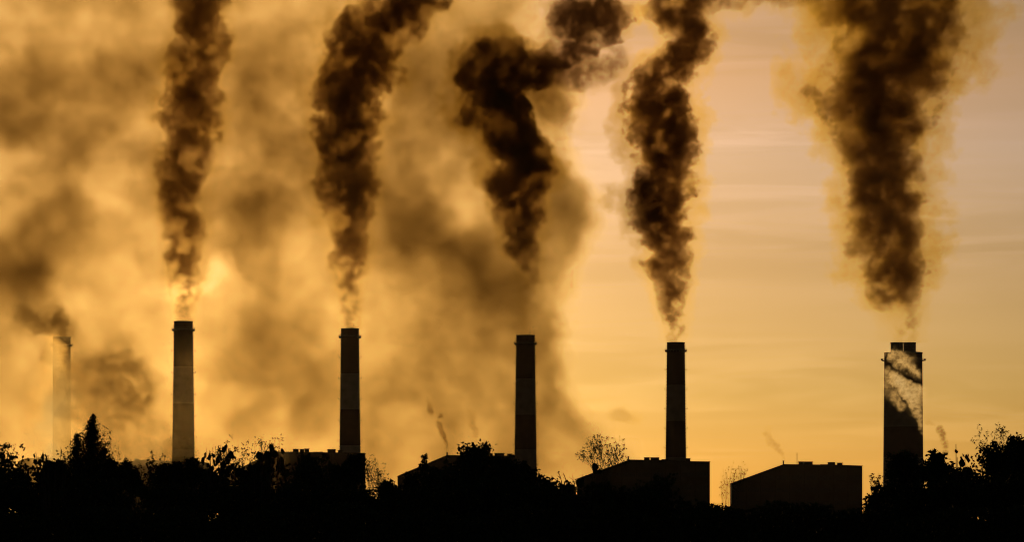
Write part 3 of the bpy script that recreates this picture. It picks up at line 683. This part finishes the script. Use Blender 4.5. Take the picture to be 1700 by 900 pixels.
def plume(chain, D, mat, label, seed, voxel=1.4, cfg={}, group='smoke plumes', dens=.085, wisp0=None, hull=(.03, 2.4), name='smoke_plume', ysq=1.0):
    """chain: lists of (px, py, half width px, density factor, wisp level) down the middle of the plume"""
    o0 = P(chain[0][0][0], chain[0][0][1], D)
    co, ra, de, wi = [], [], [], []
    for line in chain:
        prev = None
        for p in line:
            p = tuple(p) + ((1.0,) if len(p) < 4 else ()); p = p + ((.42,) if len(p) < 5 else ())
            v = np.array((*(P(p[0], p[1], D) - o0), p[2] * 1.16 / F * D, p[3], max(p[4], .40) if mat is VM['soot'] else max(p[4], .46) if mat is VM['steam'] else p[4]))
            if prev is not None:
                n = max(1, int(np.linalg.norm(v[:3] - prev[:3]) / 3.0))
                for i in range(n):
                    u = prev + (v - prev) * (i + 1) / n
                    co.append(u[:3]); ra.append(u[3]); de.append(u[4] * dens); wi.append(u[5])
            else: co.append(v[:3]); ra.append(v[3]); de.append(v[4] * dens); wi.append(v[5])
            prev = v
    co = np.array(co); ra = np.array(ra); m = 1.0 + .45 * cfg.get('halo_r', 1.5) * 1.0
    lo = (co - ra[:, None] * m).min(0); hi = (co + ra[:, None] * m).max(0); lo[2] = max(lo[2], co[:, 2].min() - (.5 if name == 'smoke_plume' else 0))
    if cfg.get('open_foot', False): lo[2] = (co[:, 2] - ra).min()
    return add_smoke(name, o0, co, dict(smoke_radius=ra, smoke_density=de, smoke_wisp=wi), lambda t, g: plume_density(t, g, seed, cfg), (tuple(lo), tuple(hi)), voxel, mat, label, 'smoke', group, hull=hull and (hull[0], hull[1]))
P1 = [(303, 532, 17, .5, .5), (303, 500, 21, .7, .50), (303, 460, 26, 1, .49), (303, 420, 29, 1.1, .475), (303, 380, 31, 1.1, .455), (302, 340, 33, 1, .43), (303, 300, 36), (303, 260, 39), (308, 220, 46), (312, 180, 46), (318, 140, 45), (322, 100, 44), (330, 60, 42), (335, 20, 40), (340, -20, 42), (345, -70, 46)]
P2 = [(580, 544, 17, .4, .5), (580, 500, 22, .6, .50), (580, 450, 28, .9, .49), (580, 400, 33, 1, .47), (580, 350, 38, 1, .45), (577, 300, 44), (572, 250, 48), (572, 200, 52), (583, 150, 58), (592, 110, 58), (602, 70, 50), (640, 30, 48), (675, 0, 48), (705, -30, 48), (745, -70, 50)]
P3 = [(871, 555, 10, .04, .5), (873, 480, 19, .15, .5), (878, 445, 16, .6, .49), (868, 410, 28, .95, .42), (865, 360, 34), (868, 320, 42), (866, 280, 54), (860, 240, 50), (850, 200, 52), (833, 160, 60), (815, 130, 56), (818, 108, 46)]
P3b = [(830, 125, 56), (870, 122, 50), (905, 115, 38), (938, 100, 32), (962, 78, 28, .95), (955, 50, 30, .95), (935, 32, 30), (955, 20, 32), (990, 18, 34), (1018, 32, 30), (1010, 55, 26, .8)]
P3c = [(925, 118, 28, .7), (965, 122, 26, .55), (1000, 118, 22, .45), (1022, 95, 20, .35)]
P3d = [(905, 160, 34, .22), (930, 190, 30, .18)]
P4 = [(1120, 567, 15, .35, .5), (1118, 530, 20, .7, .49), (1115, 490, 25, .9, .46), (1110, 450, 31, 1, .44), (1105, 400, 37, 1, .34), (1100, 350, 44), (1095, 312, 58), (1100, 270, 50), (1100, 220, 50), (1095, 170, 50), (1090, 138, 42), (1125, 100, 35), (1145, 60, 38), (1140, 20, 46), (1140, -30, 50)]
P4b = [(1150, -12, 40, .8), (1230, -22, 34, .4), (1330, -24, 34, .4), (1400, -10, 40, .5)]
P5 = [(1497, 567, 22, .3, .49), (1495, 530, 28, .45, .48), (1493, 508, 34, .5, .47), (1488, 484, 44, .95, .44), (1480, 450, 52, 1, .39), (1475, 410, 54, 1, .40), (1475, 370, 56, 1, .40), (1475, 330, 58, 1, .36), (1465, 290, 60, 1, .36), (1462, 240, 64, 1, .36), (1458, 190, 76, .9, .36), (1455, 150, 84, .8, .36), (1470, 110, 92, .8), (1485, 70, 96, .8), (1490, 30, 96, .8), (1490, -40, 100, .8)]
G = 'dark smoke plumes rising from the chimneys'
plume([P1], D1, VM['soot'], 'straight dark smoke plume rising from the chimney beside the brightest glow', 1, 1.3, dict(halo=.03), G, .17)
plume([P2], D2, VM['soot'], 'dark smoke plume that bends right at its top above the second banded chimney', 2, 1.3, dict(halo=.03), G, .18)
plume([P3, P3b, P3c, P3d], D3, VM['soot'], 'dark smoke plume starting high above its chimney and bending hard to the right', 3, 1.2, dict(halo=.06, halo_r=1.6), G, .24)
plume([P4, P4b], D4, VM['soot'], 'dark smoke plume against the pink sky above the nearly black chimney', 4, 1.2, dict(halo=.05, halo_r=1.6), G, .23)
plume([P5], D5, VM['soot'], 'widest dark smoke plume with a yellow fringe over the widest chimney', 5, 1.25, dict(halo=.085, halo_r=1.7), G, .14)

# the great cloud of smoke drifting behind the chimneys, thick and thin in patches
DB = 3350; BX, BZ = P(450, 868, DB).x, 0
def curve(t, x, pts):
    """piecewise curve y(x) through pts given in 0..1"""
    n = t.nodes.new('ShaderNodeFloatCurve'); cu = n.mapping.curves[0]
    for i, p in enumerate(pts):
        if i < 2: cu.points[0 if i == 0 else -1].location = p if i == 0 else pts[-1]
        if 0 < i < len(pts) - 1: cu.points.new(*p)
    n.mapping.update(); t.links.new(x, n.inputs['Value']); return n.outputs[0]
EDGE = [(-60, 930), (0, 905), (60, 915), (120, 940), (180, 945), (240, 945), (300, 985), (350, 1008), (400, 1000), (440, 975), (500, 948), (550, 955), (610, 965), (660, 985), (710, 1030), (760, 1075), (870, 1110)]
BLOBS = [(110, 140, 130, .75), (230, 150, 90, .45), (0, 200, 90, .45), (440, 250, 78, 1.25), (425, 360, 64, .95), (430, 160, 74, .6), (400, 80, 60, .35), (510, 290, 40, .5), (480, 520, 50, .55), (430, 590, 55, .4), (500, 600, 40, .35),
         (690, 325, 62, .9), (640, 400, 70, .7), (700, 430, 74, .6), (620, 260, 64, .7), (700, 180, 80, .75), (800, 240, 60, .7), (760, 90, 60, .45), (840, 465, 78, .95), (780, 450, 60, .6), (935, 345, 44, 1.0), (920, 285, 42, .6), (895, 540, 62, .75), (915, 615, 50, .65),
         (955, 660, 40, .5), (880, 700, 50, .45), (700, 610, 50, .35), (640, 690, 60, .2), (60, 410, 46, 1.2), (95, 350, 44, 1.1), (25, 470, 44, .6), (190, 390, 55, .35), (20, 440, 60, .6), (560, 110, 80, .5), (880, 180, 60, .6), (300, 30, 90, .35), (650, 680, 140, .35), (30, 650, 110, .25), (440, 680, 90, .3)]
THIN = [(338, 484, 17, 2.3), (352, 456, 17, 2.4), (360, 436, 10, 1.6), (284, 492, 18, 2.3), (180, 325, 30, .8), (5, 290, 60, .7), (745, 345, 26, .5), (600, 520, 60, .4), (60, 640, 80, .5), (290, 610, 60, .6), (315, 545, 40, .6)]
def bank_density(t, guide):
    pos = t.nodes.new('GeometryNodeInputPosition').outputs[0]; px = DB / F
    h = lambda v: V(t, 'SUBTRACT', v, (.5, .5, .5))
    w1 = h(noise(t, pos, 1 / 110, 2, .5, (5, 1, 9), True)); w2 = h(noise(t, pos, 1 / 38, 4, .55, (15, 7, 3), True))
    wp = V(t, 'ADD', V(t, 'ADD', pos, V(t, 'SCALE', w1, s=95.0)), V(t, 'SCALE', w2, s=50.0))
    s_ = t.nodes.new('ShaderNodeSeparateXYZ'); t.links.new(wp, s_.inputs[0]); X, Y, Z = s_.outputs
    so = t.nodes.new('ShaderNodeSeparateXYZ'); t.links.new(pos, so.inputs[0])
    tot = None
    for sign, L in ((1, BLOBS), (-1, THIN)):
        for bx, by, br, bw in L:
            dx = M(t, 'DIVIDE', M(t, 'SUBTRACT', X, (bx - 450) * px), br * px * 1.15); dz = M(t, 'DIVIDE', M(t, 'SUBTRACT', Z, (HY - by) * px), br * px * 1.15)
            e_ = M(t, 'EXPONENT', M(t, 'MULTIPLY', M(t, 'ADD', M(t, 'MULTIPLY', dx, dx), M(t, 'MULTIPLY', dz, dz)), -1.0))
            tot = M(t, 'MULTIPLY', e_, sign * bw) if tot is None else M(t, 'MULTIPLY_ADD', e_, sign * bw, tot)
    f1 = noise(t, wp, 1 / 62, 4, .52, (2, 8, 4)); f2 = noise(t, V(t, 'ADD', pos, V(t, 'SCALE', w2, s=26.0)), 1 / 21, 5, .62, (1, 2, 3))
    mod = M(t, 'ADD', M(t, 'MULTIPLY', smooth(t, f1, .25, .75), .46), M(t, 'ADD', M(t, 'MULTIPLY', smooth(t, f2, .32, .68), .26), .57))
    body = M(t, 'MULTIPLY', M(t, 'MAXIMUM', M(t, 'ADD', M(t, 'MULTIPLY', tot, .56), 1.12), .12), mod)
    # right hand rim of the cloud
    ex = curve(t, M(t, 'DIVIDE', Z, 1000 * px), [((HY - y) / 1000, x / 1700) for y, x in reversed(EDGE)])
    rim = smooth(t, M(t, 'SUBTRACT', M(t, 'MULTIPLY', M(t, 'SUBTRACT', M(t, 'MULTIPLY', ex, 1700.0), 450.0), px), M(t, 'MULTIPLY_ADD', M(t, 'SUBTRACT', f2, .5), 110.0, X)), -5.0, 40.0)
    dep = smooth(t, M(t, 'ABSOLUTE', Y), 58.0, 30.0)
    foot = smooth(t, so.outputs[2], 0.0, 70.0)
    return M(t, 'MULTIPLY', M(t, 'MULTIPLY', M(t, 'MULTIPLY', body, rim), M(t, 'MULTIPLY', dep, M(t, 'ADD', M(t, 'MULTIPLY', foot, .7), .3))), BANK_D)
BANK_D = .027
k_ = DB / F
add_smoke('smoke_bank', (BX, DB, 0), [], {}, bank_density, ((-700 * k_, -62, 1), (690 * k_, 62, 960 * k_)), 2.5, VM['bank'], 'great golden brown cloud of drifting smoke behind the chimneys', 'smoke', kind='stuff', hull=(.006, 2.5))
# smoke in front of the left end of the works
plume([[(114, 548, 15, .7), (100, 545, 25), (78, 532, 30), (55, 520, 26, .7)], [(92, 575, 12, .8), (86, 592, 14, .8)]], 2500, VM['bank'],
      'brown smoke curling round the top of the faint chimney at the far left', 11, 1.6, dict(halo=.1, open_foot=True, w1=.8), 'drifting smoke in front of the works', .22, hull=(.02, 2.4))
plume([[(84, 570, 15, .9, .3), (92, 600, 24, 1, .3), (110, 640, 34, 1, .3), (100, 680, 40, 1, .3), (98, 730, 44, .9, .3), (110, 780, 44, .8, .3)]], 2000, VM['pale'],
      'pale golden smoke hiding the lower length of the faint chimney', 16, 1.4, dict(halo=.1, open_foot=True, w1=.8), 'drifting smoke in front of the works', .075, hull=(.02, 2.4))
plume([[(138, 640, 30, .8), (150, 612, 26), (185, 612, 30), (215, 605, 26), (238, 630, 26), (232, 665, 32), (200, 650, 40), (160, 655, 38, .8)], [(200, 690, 42, .7), (150, 700, 36, .5), (235, 705, 36, .6), (258, 735, 30, .4), (200, 740, 40, .35), (140, 745, 36, .3)]], 1960, VM['bank'],
      'rounded brown smoke puff between the faint chimney and the brightest lit one', 12, 1.1, dict(halo=.1, open_foot=True, w1=1.4, w2=1.4), 'drifting smoke in front of the works', .19, hull=(.02, 2.4))
plume([[(225, 768, 22, .3), (255, 756, 24, .6), (282, 748, 22), (306, 746, 17), (318, 756, 14, .9)]], 2500, VM['bank'],
      'pale smoke puff drifting across the foot of the brightest lit chimney', 13, 1.2, dict(halo=.1, open_foot=True), 'drifting smoke in front of the works', .12, hull=(.02, 2.4))
plume([[(-60, 700, 120, .5), (60, 720, 110, 1, .2), (200, 730, 110, 1, .2), (320, 700, 90, .8, .2), (310, 620, 60, .8, .2), (430, 740, 90, .5, .2), (540, 760, 60, .2, .2)]], 520, VM['mist'],
      'thin veil of smoke hanging low over the left end of the works', 14, .8, dict(halo=.2, open_foot=True), 'drifting smoke in front of the works', VEIL, hull=None)
# white steam blowing across the widest chimney
plume([[(1469, 588, 5, .5), (1480, 590, 12), (1494, 600, 14), (1510, 606, 11), (1522, 620, 9)], [(1472, 618, 8, .8), (1484, 634, 16), (1500, 646, 20), (1515, 655, 18), (1522, 676, 12), (1528, 700, 7), (1530, 720, 3)], [(1468, 640, 9, .5), (1480, 655, 10, .6), (1496, 672, 9, .7)]], 2300, VM['steam'],
      'pale steam blowing down across the front of the widest chimney', 15, .7, dict(halo=.02, open_foot=True, f=2.6, w2=1.5, w3=.8, soft=True), None, .12, hull=(.02, 2.4))
# wisps from the small pipes
sm = dict(f=4.0, halo=.02, open_foot=True, w1=1.2)
plume([[(742, 751, 1.6, .7), (741, 738, 3.5), (734, 718, 5), (728, 703, 5, .8), (731, 697, 2, .1), (730, 692, 5, .8), (724, 688, 2, .1), (716, 684, 6, .7), (712, 668, 5, .2)]], 2838, VM['soot'], 'broken dark wisp rising from the thin pipe on a ridge', 21, .6, sm, 'wisps from small pipes', .42, hull=None)
plume([[(791, 738, 2, .5), (789, 720, 5, .5), (784, 702, 7, .4), (782, 688, 7, .2)]], 2838, VM['soot'], 'faint wisp above the dark round crown', 22, .7, sm, 'wisps from small pipes', .26, hull=None)
plume([[(1301.5, 765, 1.6, .5), (1300, 755, 4, .6), (1290, 744, 6, .5), (1279, 734, 7, .4), (1272, 721, 6, .3), (1276, 712, 6, .15)]], 2918, VM['soot'], 'pale thin wisp blowing left from the pipe of the boiler house with the mast', 23, .7, sm, 'wisps from small pipes', .26, hull=None)
plume([[(1571, 750, 3.5), (1569, 736, 5), (1564, 722, 6), (1560, 712, 5), (1552, 706, 3, .3), (1542, 702, 5, .3)]], 2850, VM['soot'], 'small dark plume right of the widest chimney', 24, .7, sm, 'wisps from small pipes', .36, hull=None)
plume([[(1015, 688, 9, .6), (1038, 690, 13), (1058, 698, 10, .5)]], 2900, VM['soot'], 'lone faint smudge of smoke over the spreading thin tree', 25, 1.2, dict(f=2, halo=.05, open_foot=True), 'wisps from small pipes', .05, hull=None)

# the air between here and the works
bm = bmesh.new(); box(bm, -5200, 5200, -200, 8200, -1, 760)
hz = newmat('haze_air'); t = hz.node_tree; pv = t.nodes.new('ShaderNodeVolumePrincipled'); pv.inputs['Color'].default_value = (1, .93, .8, 1)
pv.inputs['Density'].default_value = HAZE; pv.inputs['Anisotropy'].default_value = .88
o = t.nodes.new('ShaderNodeOutputMaterial'); t.links.new(pv.outputs[0], o.inputs['Volume'])
tag(bobj('haze', bm, hz), kind='stuff')


print('script', round(time.time() - T0, 1))
